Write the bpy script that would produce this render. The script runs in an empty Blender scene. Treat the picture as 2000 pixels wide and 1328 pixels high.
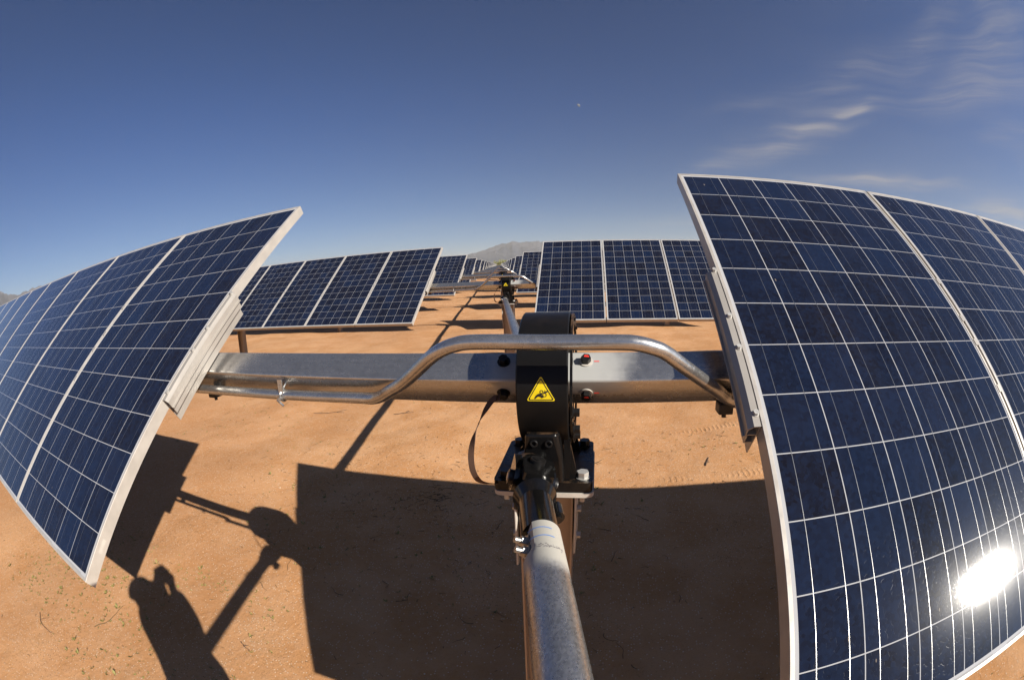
import bpy, bmesh, math, random
import numpy as np
from mathutils import Vector, Matrix, noise
R = math.radians
random.seed(7)
sc = bpy.context.scene
C = sc.collection

# ------------------------------------------------------------------ camera
SUN_AZ, SUN_EL = 115.6, 31.0            # azimuth measured from +Y towards +X
CAM = Vector((0.2705, 0.0, 1.626))
cd = bpy.data.cameras.new('camera'); co = bpy.data.objects.new('camera_view', cd); C.objects.link(co)
cd.type = 'PANO'
pd = cd if hasattr(cd, 'panorama_type') else cd.cycles
pd.panorama_type = 'FISHEYE_EQUISOLID'
cd.sensor_fit = 'HORIZONTAL'; cd.sensor_width = 36.0; cd.sensor_height = 36.0 * 679 / 1024
pd.fisheye_lens = 884.87 / 2000 * 36.0
pd.fisheye_fov = R(180)
cd.clip_start = 0.005; cd.clip_end = 60000
yaw, pit, rol = R(-10.4545), R(-9.555), R(-2.3659)
fw = Vector((math.sin(yaw)*math.cos(pit), math.cos(yaw)*math.cos(pit), math.sin(pit)))
rt = Vector((math.cos(yaw), -math.sin(yaw), 0)); up = rt.cross(fw)
rt2 = rt*math.cos(rol) + up*math.sin(rol); up2 = -rt*math.sin(rol) + up*math.cos(rol)
m = Matrix((rt2, up2, -fw)).transposed().to_4x4(); m.translation = CAM
co.matrix_world = m
sc.camera = co

# ------------------------------------------------------------------ world, sun, exposure
sc.view_settings.view_transform = 'Standard'; sc.view_settings.look = 'None'
sc.view_settings.exposure = 1.0; sc.view_settings.gamma = 1.0
S = Vector((math.sin(R(SUN_AZ))*math.cos(R(SUN_EL)), math.cos(R(SUN_AZ))*math.cos(R(SUN_EL)), math.sin(R(SUN_EL))))
sl = bpy.data.lights.new('sun', 'SUN'); so = bpy.data.objects.new('sun', sl); C.objects.link(so)
sl.energy = 5.0; sl.angle = R(0.53); sl.color = (1.0, 0.93, 0.82)
so.rotation_euler = (-S).to_track_quat('-Z', 'Y').to_euler(); so.location = (8, -6, 12)
sc.render.engine = 'CYCLES'
sc.cycles.max_bounces = 6; sc.cycles.diffuse_bounces = 1; sc.cycles.glossy_bounces = 4
sc.cycles.volume_bounces = 0; sc.cycles.sample_clamp_indirect = 4.0

class NT:
    """small helper to write node graphs"""
    def __init__(s, tree): s.t = tree; s.n = tree.nodes; s.l = tree.links
    def put(s, sock, v):
        if hasattr(v, 'is_linked') or isinstance(v, bpy.types.NodeSocket): s.l.new(v, sock)
        elif v is not None:
            if sock.type == 'RGBA' and len(v) == 3: v = (*v, 1)
            sock.default_value = v
    def node(s, typ, ins=None, **kw):
        nd = s.n.new(typ)
        for k, v in kw.items(): setattr(nd, k, v)
        for k, v in (ins or {}).items(): s.put(nd.inputs[k], v)
        return nd
    def math(s, op, a, b=None, c=None, clamp=False):
        nd = s.n.new('ShaderNodeMath'); nd.operation = op; nd.use_clamp = clamp
        for i, v in enumerate((a, b, c)):
            if v is not None: s.put(nd.inputs[i], v)
        return nd.outputs[0]
    def mix(s, f, a, b, blend='MIX'):
        nd = s.n.new('ShaderNodeMix'); nd.data_type = 'RGBA'; nd.blend_type = blend
        s.put(nd.inputs[0], f); s.put(nd.inputs[6], a); s.put(nd.inputs[7], b)
        return nd.outputs[2]
    def mixf(s, f, a, b):
        nd = s.n.new('ShaderNodeMix'); nd.data_type = 'FLOAT'
        s.put(nd.inputs[0], f); s.put(nd.inputs[2], a); s.put(nd.inputs[3], b)
        return nd.outputs[0]
    def ramp(s, v, lo, hi, a=0.0, b=1.0):
        nd = s.n.new('ShaderNodeMapRange'); nd.clamp = True; nd.interpolation_type = 'SMOOTHSTEP'
        s.put(nd.inputs[0], v); s.put(nd.inputs[1], lo); s.put(nd.inputs[2], hi); s.put(nd.inputs[3], a); s.put(nd.inputs[4], b)
        return nd.outputs[0]
    def noise(s, vec, scale, detail=4.0, rough=.55, dist=0.0, out=0):
        nd = s.node('ShaderNodeTexNoise', {'Vector': vec, 'Scale': scale, 'Detail': detail, 'Roughness': rough, 'Distortion': dist})
        return nd.outputs[out]
    def map(s, vec, loc=(0, 0, 0), rot=(0, 0, 0), scale=(1, 1, 1)):
        return s.node('ShaderNodeMapping', {'Vector': vec, 'Location': loc, 'Rotation': rot, 'Scale': scale}).outputs[0]

w = bpy.data.worlds.new('World'); sc.world = w; w.use_nodes = True
k = NT(w.node_tree)
for nd in list(k.n): k.n.remove(nd)
sky = k.node('ShaderNodeTexSky'); sky.sky_type = 'NISHITA'; sky.sun_disc = False
sky.sun_elevation = R(SUN_EL); sky.sun_rotation = R(SUN_AZ)
sky.altitude = 700; sky.air_density = 0.5; sky.dust_density = 1.0; sky.ozone_density = 4.5
tc = k.node('ShaderNodeTexCoord').outputs['Generated']
sx = k.node('ShaderNodeSeparateXYZ', {0: tc}).outputs
az = k.math('MULTIPLY', k.math('ARCTAN2', sx[0], sx[1]), 57.2958)
el = k.math('MULTIPLY', k.math('ARCSINE', sx[2]), 57.2958)
# thin cirrus: each wisp is a drawn-out patch of fibrous noise at its place in the sky
wisps = [(29, 16.6, 15, 8.5, 1.5, .8), (24, 13.6, 14, 7.0, 1.2, .5), (35.5, 18.4, 12, 4.5, .6, .6),
         (38, 10.3, 0, 8.0, .85, 1.0), (45, 10.2, 2, 5, .5, .6), (41, 24.2, 12, 8, 1.6, .42), (50, 27.0, 35, 7, 1.8, .32), (60, 25.5, 20, 8, 2.4, .5),
         (17, 12.0, 12, 4.5, .7, .45), (52, 20, 6, 9, 1.5, .45), (62, 21.5, 12, 9, 1.8, .45), (57, 7.9, -4, 6, 1.5, 1.0), (66, 13, -12, 7, 2.0, .6),
         (33, 21, 12, 7, 1.3, .28), (22, 19.5, 10, 6, 1.2, .16), (57, 15.5, 8, 4, .8, .30), (20, 4.5, 0, 12, .8, .35), (64, 31, 30, 9, 1.8, .35), (-20,5,0,30,.9,.12)]
wv = k.node('ShaderNodeCombineXYZ', {0: az, 1: el, 2: 0.0}).outputs[0]
wx = k.math('MULTIPLY', k.math('SUBTRACT', k.noise(wv, .12, 2, .5), .5), 7.0)
wy = k.math('MULTIPLY', k.math('SUBTRACT', k.noise(k.map(wv, (31, 7, 0)), .11, 1.0, .5), .5), 2.8)
az2 = k.math('ADD', az, wx); el2 = k.math('ADD', el, wy)
tot = None
for (a0, e0, ang, L, W, amp) in wisps:
    ca, sa = math.cos(R(ang)), math.sin(R(ang))
    dx = k.math('SUBTRACT', az2, float(a0)); dy = k.math('SUBTRACT', el2, float(e0))
    u = k.math('ADD', k.math('MULTIPLY', dx, ca/L), k.math('MULTIPLY', dy, sa/L))
    v = k.math('ADD', k.math('MULTIPLY', dx, -sa/W), k.math('MULTIPLY', dy, ca/W))
    g = k.math('MULTIPLY', k.math('EXPONENT', k.math('MULTIPLY', k.math('ADD', k.math('MULTIPLY', u, u), k.math('MULTIPLY', v, v)), -1.0)), amp)
    tot = g if tot is None else k.math('ADD', tot, g)
fv = k.map(k.node('ShaderNodeCombineXYZ', {0: az2, 1: el2, 2: 0.0}).outputs[0], (0, 0, 0), (0, 0, R(-14)), (.06, .80, 1))
fib = k.ramp(k.noise(fv, 1.0, 7, .60, .15), .30, .80)
soft = k.ramp(k.noise(k.map(wv, (3, 9, 0), (0, 0, R(-13)), (.05, .2, 1)), 1.0, 4, .5), .3, .75)
dens = k.math('MULTIPLY', tot, k.math('ADD', k.math('MULTIPLY', fib, 1.1), .12), clamp=True)
dens = k.math('ADD', k.math('MULTIPLY', dens, .66), k.math('MULTIPLY', k.math('MULTIPLY', soft, k.ramp(az, 12, 75)), .07), clamp=True)
skyc = k.mix(1.0, sky.outputs[0], k.mix(k.ramp(el, 1.0, 24.0), (.78, .86, .84), (.55, .82, 1.08)), 'MULTIPLY')
ccol = k.mix(1.0, (4.6, 4.3, 4.15), (1, 1, 1), 'MULTIPLY')
bg = k.node('ShaderNodeBackground', {'Color': k.mix(dens, skyc, ccol), 'Strength': 0.05})
k.l.new(bg.outputs[0], k.node('ShaderNodeOutputWorld').inputs[0])

# ------------------------------------------------------------------ mesh helpers
class MB:
    def __init__(s): s.v = []; s.f = []; s.sm = []
    def add(s, vs, fs, smooth=False):
        b = len(s.v); s.v += [tuple(p) for p in vs]; s.f += [tuple(i + b for i in f) for f in fs]; s.sm += [smooth]*len(fs); return s
    def box(s, c, d, rot=None):
        c = Vector(c); hx, hy, hz = d[0]/2, d[1]/2, d[2]/2
        P = [Vector((x, y, z)) for x in (-hx, hx) for y in (-hy, hy) for z in (-hz, hz)]
        if rot: P = [rot @ p for p in P]
        return s.add([c + p for p in P], [(0, 1, 3, 2), (4, 6, 7, 5), (0, 4, 5, 1), (2, 3, 7, 6), (0, 2, 6, 4), (1, 5, 7, 3)])
    def bb(s, x0, x1, y0, y1, z0, z1): return s.box(((x0+x1)/2, (y0+y1)/2, (z0+z1)/2), (x1-x0, y1-y0, z1-z0))
    def cyl(s, p0, p1, r, n=24, r1=None, caps=True, smooth=True, roll=0):
        p0, p1 = Vector(p0), Vector(p1); r1 = r if r1 is None else r1
        d = (p1-p0).normalized(); a = d.orthogonal().normalized(); b = d.cross(a)
        vs = []
        for p, rr in ((p0, r), (p1, r1)):
            for i in range(n):
                t = 2*math.pi*i/n + roll; vs.append(p + (a*math.cos(t)+b*math.sin(t))*rr)
        s.add(vs, [(i, (i+1) % n, n+(i+1) % n, n+i) for i in range(n)], smooth)
        if caps:
            s.add(vs[:n], [tuple(range(n))[::-1]]); s.add(vs[n:], [tuple(range(n))])
        return s
    def hexbolt(s, p, d, r=.016, h=.011, wr=1.35):
        p, d = Vector(p), Vector(d).normalized()
        s.cyl(p, p+d*.003, r*wr, 20); s.cyl(p+d*.003, p+d*(.003+h), r, 6, smooth=False)
        return s
    def tube(s, pts, r, n=20, caps=True):
        pts = [Vector(p) for p in pts]; d = [(pts[min(i+1, len(pts)-1)]-pts[max(i-1, 0)]).normalized() for i in range(len(pts))]
        a = d[0].orthogonal().normalized(); vs = []
        for i, p in enumerate(pts):
            a = (a - d[i]*a.dot(d[i])).normalized(); b = d[i].cross(a)
            rr = r[i] if isinstance(r, (list, tuple)) else r
            vs += [p+(a*math.cos(2*math.pi*j/n)+b*math.sin(2*math.pi*j/n))*rr for j in range(n)]
        fs = [(i*n+j, i*n+(j+1) % n, (i+1)*n+(j+1) % n, (i+1)*n+j) for i in range(len(pts)-1) for j in range(n)]
        s.add(vs, fs, True)
        if caps: s.add(vs[:n], [tuple(range(n))[::-1]]); s.add(vs[-n:], [tuple(range(n))])
        return s
    def prism(s, poly, o, ax, ay, az_, t0, t1, smooth=False):
        """polygon (2d) in the plane (ax, ay) at o, extruded along az_ from t0 to t1"""
        o, ax, ay, az_ = Vector(o), Vector(ax), Vector(ay), Vector(az_); n = len(poly)
        A = [o+ax*x+ay*y+az_*t0 for x, y in poly]; B = [o+ax*x+ay*y+az_*t1 for x, y in poly]
        s.add(A+B, [(i, (i+1) % n, n+(i+1) % n, n+i) for i in range(n)], smooth)
        s.add(A, [tuple(range(n))[::-1]]); s.add(B, [tuple(range(n))]); return s
    def build(s, name, mat, parent=None, off=(0, 0, 0), bevel=0, seg=2):
        me = bpy.data.meshes.new(name); off = Vector(off)
        me.from_pydata([Vector(p)-off for p in s.v], [], s.f); me.polygons.foreach_set('use_smooth', s.sm)
        if mat is None: mat = M['sand']
        bm = bmesh.new(); bm.from_mesh(me); bmesh.ops.recalc_face_normals(bm, faces=bm.faces); bm.to_mesh(me); bm.free()
        me.set_sharp_from_angle(angle=R(38)); me.materials.append(mat); o = bpy.data.objects.new(name, me); C.objects.link(o)
        if parent: o.parent = parent
        if bevel:
            b = o.modifiers.new('bevel', 'BEVEL'); b.width = bevel; b.segments = seg; b.limit_method = 'ANGLE'; b.angle_limit = R(40)
        return o

def tag(o, label=None, cat=None, group=None, kind=None):
    for a, b in (('label', label), ('category', cat), ('group', group), ('kind', kind)):
        if b: o[a] = b
    return o
def empty(name, loc):
    o = bpy.data.objects.new(name, None); C.objects.link(o); o.location = loc; o.empty_display_size = .2; return o
def catmull(P, n=8):
    P = [Vector(p) for p in P]; P = [P[0]*2-P[1]]+P+[P[-1]*2-P[-2]]; out = []
    for i in range(1, len(P)-2):
        for j in range(n):
            t = j/n; a, b, c, d = P[i-1:i+3]
            out.append(.5*((2*b)+(c-a)*t+(2*a-5*b+4*c-d)*t*t+(-a+3*b-3*c+d)*t**3))
    return out+[P[-2]]

# ------------------------------------------------------------------ materials
def mat(name):
    m_ = bpy.data.materials.new(name); m_.use_nodes = True; t = NT(m_.node_tree); return m_, t, m_.node_tree.nodes['Principled BSDF']
def setp(t, p, **kw):
    for a, v in kw.items(): t.put(p.inputs[a.replace('_', ' ')], v)
def simple(name, col, rough=.5, metal=0., dirt=0., dcol=(.30, .19, .11), scale=30, bump=0., coat=0., spec=None):
    m_, t, p = mat(name); ob = t.node('ShaderNodeTexCoord').outputs['Object']
    n1 = t.noise(ob, scale, 5, .6)
    c = t.mix(t.ramp(n1, .3, .7, 0, .25), col, tuple(min(1, x*1.5+.004) for x in col))
    if dirt:
        g = t.node('ShaderNodeNewGeometry').outputs['Normal']; z = t.node('ShaderNodeSeparateXYZ', {0: g}).outputs[2]
        dm = t.math('MULTIPLY', t.ramp(z, .72, .97), t.ramp(t.noise(ob, scale*.6, 6, .7), .38, .68), clamp=True)
        c = t.mix(t.math('MULTIPLY', dm, dirt), c, dcol)
        rough = t.mixf(t.math('MULTIPLY', dm, dirt), rough, .8)
    else: rough = t.ramp(n1, .2, .8, rough*.8, min(1, rough*1.25))
    setp(t, p, Base_Color=c, Roughness=rough, Metallic=metal)
    if coat: setp(t, p, Coat_Weight=coat, Coat_Roughness=.15)
    if spec is not None: setp(t, p, Specular_IOR_Level=spec)
    if bump: t.put(p.inputs['Normal'], t.node('ShaderNodeBump', {'Height': t.noise(ob, scale*3, 4), 'Strength': bump, 'Distance': .002}).outputs[0])
    return m_

def galv(name, base=.5, sleeve=False, dust=.15):
    m_, t, p = mat(name); ob = t.node('ShaderNodeTexCoord').outputs['Object']
    vor = t.node('ShaderNodeTexVoronoi', {'Vector': ob, 'Scale': 110.0}); vor.feature = 'F1'
    sp = t.node('ShaderNodeSeparateXYZ', {0: vor.outputs['Color']}).outputs[0]
    streak = t.noise(t.map(ob, scale=(1.5, 26, 26)), 3.0, 6, .65)
    blot = t.noise(ob, 9, 5, .65, .4)
    v = t.math('ADD', t.math('MULTIPLY', sp, .05), t.math('ADD', t.math('MULTIPLY', streak, .22), t.math('MULTIPLY', blot, .12)))
    v = t.math('ADD', v, base-.24)
    col = t.node('ShaderNodeCombineXYZ', {0: v, 1: t.math('MULTIPLY', v, .99), 2: t.math('MULTIPLY', v, .97)}).outputs[0]
    scr = t.ramp(t.noise(t.map(ob, scale=(5, 22, 40)), 3.2, 8, .75, 1.2), .58, .70)
    col = t.mix(t.math('MULTIPLY', scr, .35), col, (.62, .61, .59))
    rough = t.math('ADD', t.math('MULTIPLY', blot, .10), t.math('ADD', t.math('MULTIPLY', sp, .03), .19))
    rough = t.math('ADD', rough, t.math('MULTIPLY', scr, .15))
    metal = .90
    if sleeve:
        xyz_ = t.node('ShaderNodeSeparateXYZ', {0: ob}).outputs; xs_ = xyz_[0]
        edge = t.math('ADD', xs_, t.math('MULTIPLY', t.math('SUBTRACT', t.noise(ob, 16, 4), .5), .12))
        pm = t.math('MULTIPLY', t.math('MULTIPLY', t.ramp(edge, -.19, -.08), t.ramp(edge, .12, .26, 1, 0)), t.ramp(xyz_[2], 1.535, 1.552))
        col = t.mix(pm, col, (.33, .33, .32)); rough = t.mixf(pm, rough, .6); metal = t.mixf(pm, .90, .15)
    setp(t, p, Base_Color=col, Metallic=metal, Roughness=rough)
    hgt = t.math('MULTIPLY', streak, .5)
    t.put(p.inputs['Normal'], t.node('ShaderNodeBump', {'Height': hgt, 'Strength': .08, 'Distance': .0015}).outputs[0])
    return m_

def galv_shaft():
    m_, t, p = mat('galvanized_shaft'); ob = t.node('ShaderNodeTexCoord').outputs['Object']; xyz = t.node('ShaderNodeSeparateXYZ', {0: ob}).outputs
    vor = t.node('ShaderNodeTexVoronoi', {'Vector': t.map(ob, scale=(1, .55, 1)), 'Scale': 330.0}); vor.feature = 'F1'
    sp = t.node('ShaderNodeSeparateXYZ', {0: vor.outputs['Color']}).outputs
    blot = t.noise(ob, 14, 5, .65, .4)
    v = t.math('ADD', t.math('MULTIPLY', sp[0], .14), t.math('ADD', t.math('MULTIPLY', blot, .12), .27))
    col = t.node('ShaderNodeCombineXYZ', {0: v, 1: t.math('MULTIPLY', v, .99), 2: t.math('MULTIPLY', v, .985)}).outputs[0]
    rough = t.math('ADD', t.math('MULTIPLY', sp[1], .14), t.math('ADD', t.math('MULTIPLY', blot, .16), .16))
    # matt zinc spray over the end of the pipe
    e_ = t.math('ADD', xyz[1], t.math('MULTIPLY', t.math('SUBTRACT', t.noise(ob, 20, 4), .5), .035))
    pm = t.ramp(e_, 2.315, 2.37)
    seam = t.math('LESS_THAN', t.math('ABSOLUTE', t.math('SUBTRACT', t.math('ARCTAN2', t.math('SUBTRACT', xyz[2], 1.371), t.math('ADD', xyz[0], t.math('MULTIPLY', xyz[1], .2067))), .42)), .018)
    col = t.mix(t.math('MULTIPLY', seam, t.math('SUBTRACT', 1.0, pm)), col, (.13, .12, .115))
    setp(t, p, Base_Color=t.mix(pm, col, (.34, .325, .29)), Roughness=t.mixf(pm, rough, .62), Metallic=t.mixf(pm, .88, .1))
    t.put(p.inputs['Normal'], t.node('ShaderNodeBump', {'Height': t.math('MULTIPLY', t.math('SUBTRACT', 1.0, pm), sp[2]), 'Strength': .2, 'Distance': .0008}).outputs[0])
    return m_

M = {}
M['shaft'] = galv_shaft()
M['galv'] = galv('galvanized_steel'); M['tube'] = galv('galvanized_tube', .50, True)
M['alu'] = simple('anodized_aluminium', (.39, .36, .325), .42, .3, scale=14, bump=.1)
M['rail'] = simple('mill_aluminium', (.33, .305, .275), .40, .35, dirt=.12, dcol=(.32, .25, .19), scale=9, bump=.1)
M['black'] = simple('black_gear_paint', (.005, .0048, .005), .24, 0, dirt=.7, dcol=(.16, .09, .045), scale=22, bump=.2, spec=.28)
M['drum'] = simple('black_drum_paint', (.005, .0048, .005), .36, 0, dirt=.05, dcol=(.11, .065, .035), scale=18, bump=.1, spec=.20)
M['gloss'] = simple('glossy_black_joint', (.004, .0038, .0038), .15, 0, dirt=.0, scale=40, bump=.10)
M['bolt'] = simple('zinc_bolt', (.42, .41, .39), .45, .5, scale=60)
M['dbolt'] = simple('dark_bolt', (.018, .017, .017), .35, .6, scale=60)
M['chrome'] = simple('bright_nut', (.36, .35, .33), .38, .9, scale=60)
M['post'] = simple('galvanized_pile', (.34, .27, .21), .5, .6, scale=12, bump=.2)
M['plate'] = simple('galvanized_plate', (.42, .39, .35), .55, .2, scale=20, bump=.2)
M['strap'] = simple('braided_strap', (.085, .045, .028), .7, .2, scale=90, bump=.6)
M['yellow'] = simple('sign_yellow', (.62, .47, .005), .45, 0, scale=50)
M['ink'] = simple('sign_black', (.008, .008, .008), .5, 0, scale=50)
M['red'] = simple('red_marker', (.65, .03, .02), .5, 0, scale=50)
M['blue'] = simple('blue_marker', (.06, .16, .42), .5, 0, scale=50)
M['back'] = simple('white_backsheet', (.36, .36, .36), .6, 0, scale=10)
M['jbox'] = simple('black_plastic', (.02, .02, .02), .5, 0, scale=30)
M['twig'] = simple('dry_twig', (.10, .062, .025), .85, 0, scale=60)
M['darktwig'] = simple('dark_twig', (.07, .045, .03), .85, 0, scale=60)
M['sprout'] = simple('green_sprout', (.16, .14, .035), .7, 0, scale=30)
M['leaf'] = simple('desert_leaf', (.16, .16, .05), .8, 0, scale=1.2)
M['bark'] = simple('desert_bark', (.14, .10, .07), .85, 0, scale=4)
M['mark'] = simple('grey_scuff', (.16, .15, .15), .6, 0, scale=80)
M['skin'] = simple('skin', (.50, .28, .19), .5, 0, scale=20)
M['shirt'] = simple('blue_shirt', (.12, .18, .30), .8, 0, scale=60, bump=.3)
M['trouser'] = simple('tan_trousers', (.28, .21, .13), .8, 0, scale=60, bump=.3)
M['boot'] = simple('brown_boot', (.09, .05, .03), .6, 0, scale=30)

# photovoltaic laminate: 6 x 12 polycrystalline cells under glass, drawn in the panel's own metres
m_, t, p = mat('solar_cells'); M['cells'] = m_
ob = t.node('ShaderNodeTexCoord').outputs['Object']; xyz = t.node('ShaderNodeSeparateXYZ', {0: ob}).outputs
rnd = t.node('ShaderNodeObjectInfo').outputs['Random']
cx = t.math('DIVIDE', t.math('SUBTRACT', xyz[0], .019), .159); cy = t.math('DIVIDE', t.math('SUBTRACT', xyz[1], .024), .159)
ins = t.math('MULTIPLY', t.math('MULTIPLY', t.math('GREATER_THAN', cx, 0.), t.math('LESS_THAN', cx, 6.)),
             t.math('MULTIPLY', t.math('GREATER_THAN', cy, 0.), t.math('LESS_THAN', cy, 12.)))
def edge(c, half):   # 1 inside the cell, 0 in the white gap
    f = t.math('ABSOLUTE', t.math('SUBTRACT', t.math('FRACT', c), .5)); return t.math('LESS_THAN', f, .5-half)
cell = t.math('MULTIPLY', ins, t.math('MULTIPLY', edge(cx, .0088), edge(cy, .0088)))
fx = t.math('FRACT', cx)
bdist = t.math('ABSOLUTE', t.math('SUBTRACT', t.math('ABSOLUTE', t.math('SUBTRACT', fx, .5)), .25))
bus = t.math('MULTIPLY', t.math('LESS_THAN', bdist, .0058), ins)
# silver interconnect strips in the white margin above and below the cells
myd = t.math('ABSOLUTE', t.math('SUBTRACT', t.math('ABSOLUTE', t.math('SUBTRACT', xyz[1], .978)), .9635))
strip = t.math('MULTIPLY', t.math('LESS_THAN', myd, .0024), t.math('LESS_THAN', t.math('ABSOLUTE', t.math('SUBTRACT', t.math('FRACT', t.math('MULTIPLY', cx, .5)), .5)), .39))
idv = t.node('ShaderNodeCombineXYZ', {0: t.math('FLOOR', cx), 1: t.math('FLOOR', cy), 2: t.math('MULTIPLY', rnd, 97.)}).outputs[0]
wn = t.node('ShaderNodeTexWhiteNoise', {'Vector': idv}); wn.noise_dimensions = '3D'
wc = t.node('ShaderNodeSeparateXYZ', {0: wn.outputs['Color']}).outputs
c1 = t.mix(t.math('POWER', wc[0], 1.3), (.0042, .0040, .0068), (.0060, .0112, .0300))
c1 = t.mix(t.math('MULTIPLY', wc[1], .35), c1, (.0085, .0058, .0060))
jit = t.node('ShaderNodeVectorMath', {0: ob, 1: idv}); gv = jit.outputs[0]
grain = t.node('ShaderNodeTexVoronoi', {'Vector': gv, 'Scale': 95.0}); grain.feature = 'F1'
gs = t.node('ShaderNodeSeparateXYZ', {0: grain.outputs['Color']}).outputs[0]
c1 = t.mix(t.math('MULTIPLY', gs, .5), c1, t.mix(.55, c1, (.012, .024, .062)))
c1 = t.mix(t.ramp(t.noise(ob, 16, 5, .65), .42, .68, 0, .5), c1, t.mix(.5, c1, (.010, .019, .050)))
col = t.mix(cell, (.36, .36, .37), c1)
col = t.mix(t.math('MAXIMUM', bus, strip), col, (.28, .275, .27))
dust = t.ramp(t.noise(t.map(ob, scale=(1, .25, 1)), 6, 6, .65), .35, .8, 0, .010)
sm = t.node('ShaderNodeTexVoronoi', {'Vector': t.map(ob, (0, 0, 0), (0, 0, 0), (14, 5, 1)), 'Scale': 1.0}); sm.feature = 'F1'
sdm = t.math('MULTIPLY', t.math('LESS_THAN', sm.outputs['Distance'], .035), .35)
col = t.mix(t.math('MAXIMUM', dust, sdm), col, (.42, .34, .26))
met = t.math('MAXIMUM', t.math('MULTIPLY', bus, .9), t.math('MULTIPLY', t.math('MULTIPLY', cell, .0), 1.0))
rgh = t.mixf(bus, .20, .30)
setp(t, p, Base_Color=col, Metallic=met, Roughness=rgh, Coat_Weight=1.0, Coat_IOR=1.38)
t.put(p.inputs['Specular IOR Level'], t.mixf(bus, .016, .5))
t.put(p.inputs['Coat Roughness'], t.ramp(t.noise(ob, 5, 3), .3, .7, .040, .055))
gl = t.noise(ob, 420, 2, .6)
t.put(p.inputs['Coat Normal'], t.node('ShaderNodeBump', {'Height': gl, 'Strength': .30, 'Distance': .00023}).outputs[0])
# ribbons are slightly domed, so their glints spread sideways
dome = t.math('MULTIPLY', bus, t.math('SUBTRACT', 1.0, t.math('POWER', t.math('DIVIDE', bdist, .0058), 2.0)))
bmp = t.node('ShaderNodeBump', {'Height': t.math('ADD', t.math('MULTIPLY', gs, .15), dome), 'Strength': .5, 'Distance': .0006}).outputs[0]
t.put(p.inputs['Normal'], bmp)

# ground
m_, t, p = mat('desert_sand'); M['sand'] = m_
ob = t.node('ShaderNodeTexCoord').outputs['Object']; xyz = t.node('ShaderNodeSeparateXYZ', {0: ob}).outputs
big = t.noise(ob, .18, 4, .55); mid = t.noise(ob, 1.7, 5, .6); fine = t.noise(ob, 22, 8, .7); vf = t.noise(ob, 150, 4, .7)
c = t.mix(t.ramp(mid, .38, .62), (.435, .216, .090), (.51, .280, .138))
c = t.mix(t.ramp(big, .42, .62, 0, .5), c, (.37, .185, .088))
c = t.mix(t.ramp(fine, .42, .72, 0, .5), c, (.47, .285, .17))
c = t.mix(t.ramp(vf, .56, .70, 0, .45), c, (.17, .085, .040))
g1 = t.node('ShaderNodeTexVoronoi', {'Vector': ob, 'Scale': 62.0}); g1.feature = 'F1'; g1.voronoi_dimensions = '2D'
gc = t.node('ShaderNodeSeparateXYZ', {0: g1.outputs['Color']}).outputs
pale = t.math('MULTIPLY', t.math('LESS_THAN', g1.outputs['Distance'], .24), t.math('GREATER_THAN', gc[0], .86))
darkp = t.math('MULTIPLY', t.math('LESS_THAN', g1.outputs['Distance'], .22), t.math('GREATER_THAN', gc[1], .80))
c = t.mix(t.math('MULTIPLY', pale, .75), c, (.62, .50, .38))
dpatch = t.ramp(t.noise(ob, .9, 4, .6), .45, .65)
c = t.mix(t.math('MULTIPLY', t.math('MULTIPLY', darkp, dpatch), .85), c, (.06, .035, .018))
fl = t.node('ShaderNodeTexVoronoi', {'Vector': t.map(t.node('ShaderNodeVectorMath', {0: ob, 1: t.noise(ob, 9, 3, out=1)}).outputs[0], (0, 0, 0), (0, 0, R(20)), (1, 2.6, 1)), 'Scale': 21.0}); fl.feature = 'F1'; fl.voronoi_dimensions = '2D'
fc = t.node('ShaderNodeSeparateXYZ', {0: fl.outputs['Color']}).outputs
flm = t.math('MULTIPLY', t.math('LESS_THAN', fl.outputs['Distance'], t.math('MULTIPLY', fc[1], .25)), t.math('GREATER_THAN', fc[0], .28))
flm = t.math('MULTIPLY', flm, t.ramp(t.noise(ob, .8, 4, .65), .40, .62, .12, 1.0))
c = t.mix(t.math('MULTIPLY', flm, .6), c, t.mix(fc[2], (.13, .085, .025), (.16, .13, .035)))
# greenish film of seedlings in places
gr = t.math('MULTIPLY', t.ramp(t.noise(ob, .55, 4, .6), .52, .68), t.ramp(t.noise(t.map(ob, (5, 2, 0)), 45, 3, .7), .56, .66))
c = t.mix(t.math('MULTIPLY', gr, .55), c, (.12, .10, .022))
setp(t, p, Base_Color=c, Roughness=.95, Specular_IOR_Level=.1)
# tread marks left by a vehicle: two curved lanes of short cross ribs
def lane(x_of, y0, halfw, pitch, slope):
    yy = t.math('ADD', y0, t.math('MULTIPLY', xyz[0], slope)); d = t.math('ABSOLUTE', t.math('SUBTRACT', xyz[1], yy))
    wob = t.math('MULTIPLY', t.noise(ob, 2.5, 3), .6)
    ribs = t.math('SINE', t.math('ADD', t.math('MULTIPLY', xyz[0], 6.2832/pitch), t.math('ADD', t.math('MULTIPLY', d, 14.), wob)))
    return t.math('MULTIPLY', t.math('MULTIPLY', t.ramp(ribs, -.2, .6), t.ramp(d, halfw*.7, halfw, 1, 0)), t.math('MULTIPLY', t.ramp(xyz[0], x_of-.3, x_of), t.ramp(t.noise(ob, 1.3, 3), .35, .6)))
tr = t.math('ADD', lane(1.1, 3.62, .06, .055, .02), t.math('MULTIPLY', t.math('ADD', lane(1.3, 4.5, .07, .055, .22), lane(1.6, 5.6, .07, .055, .25)), .7))
h = t.math('ADD', t.math('MULTIPLY', fine, .0085), t.math('MULTIPLY', vf, .0045))
h = t.math('ADD', h, t.math('MULTIPLY', mid, .012))
h = t.math('ADD', h, t.math('MULTIPLY', pale, .004))
h = t.math('ADD', h, t.math('MULTIPLY', tr, .006))
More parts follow.
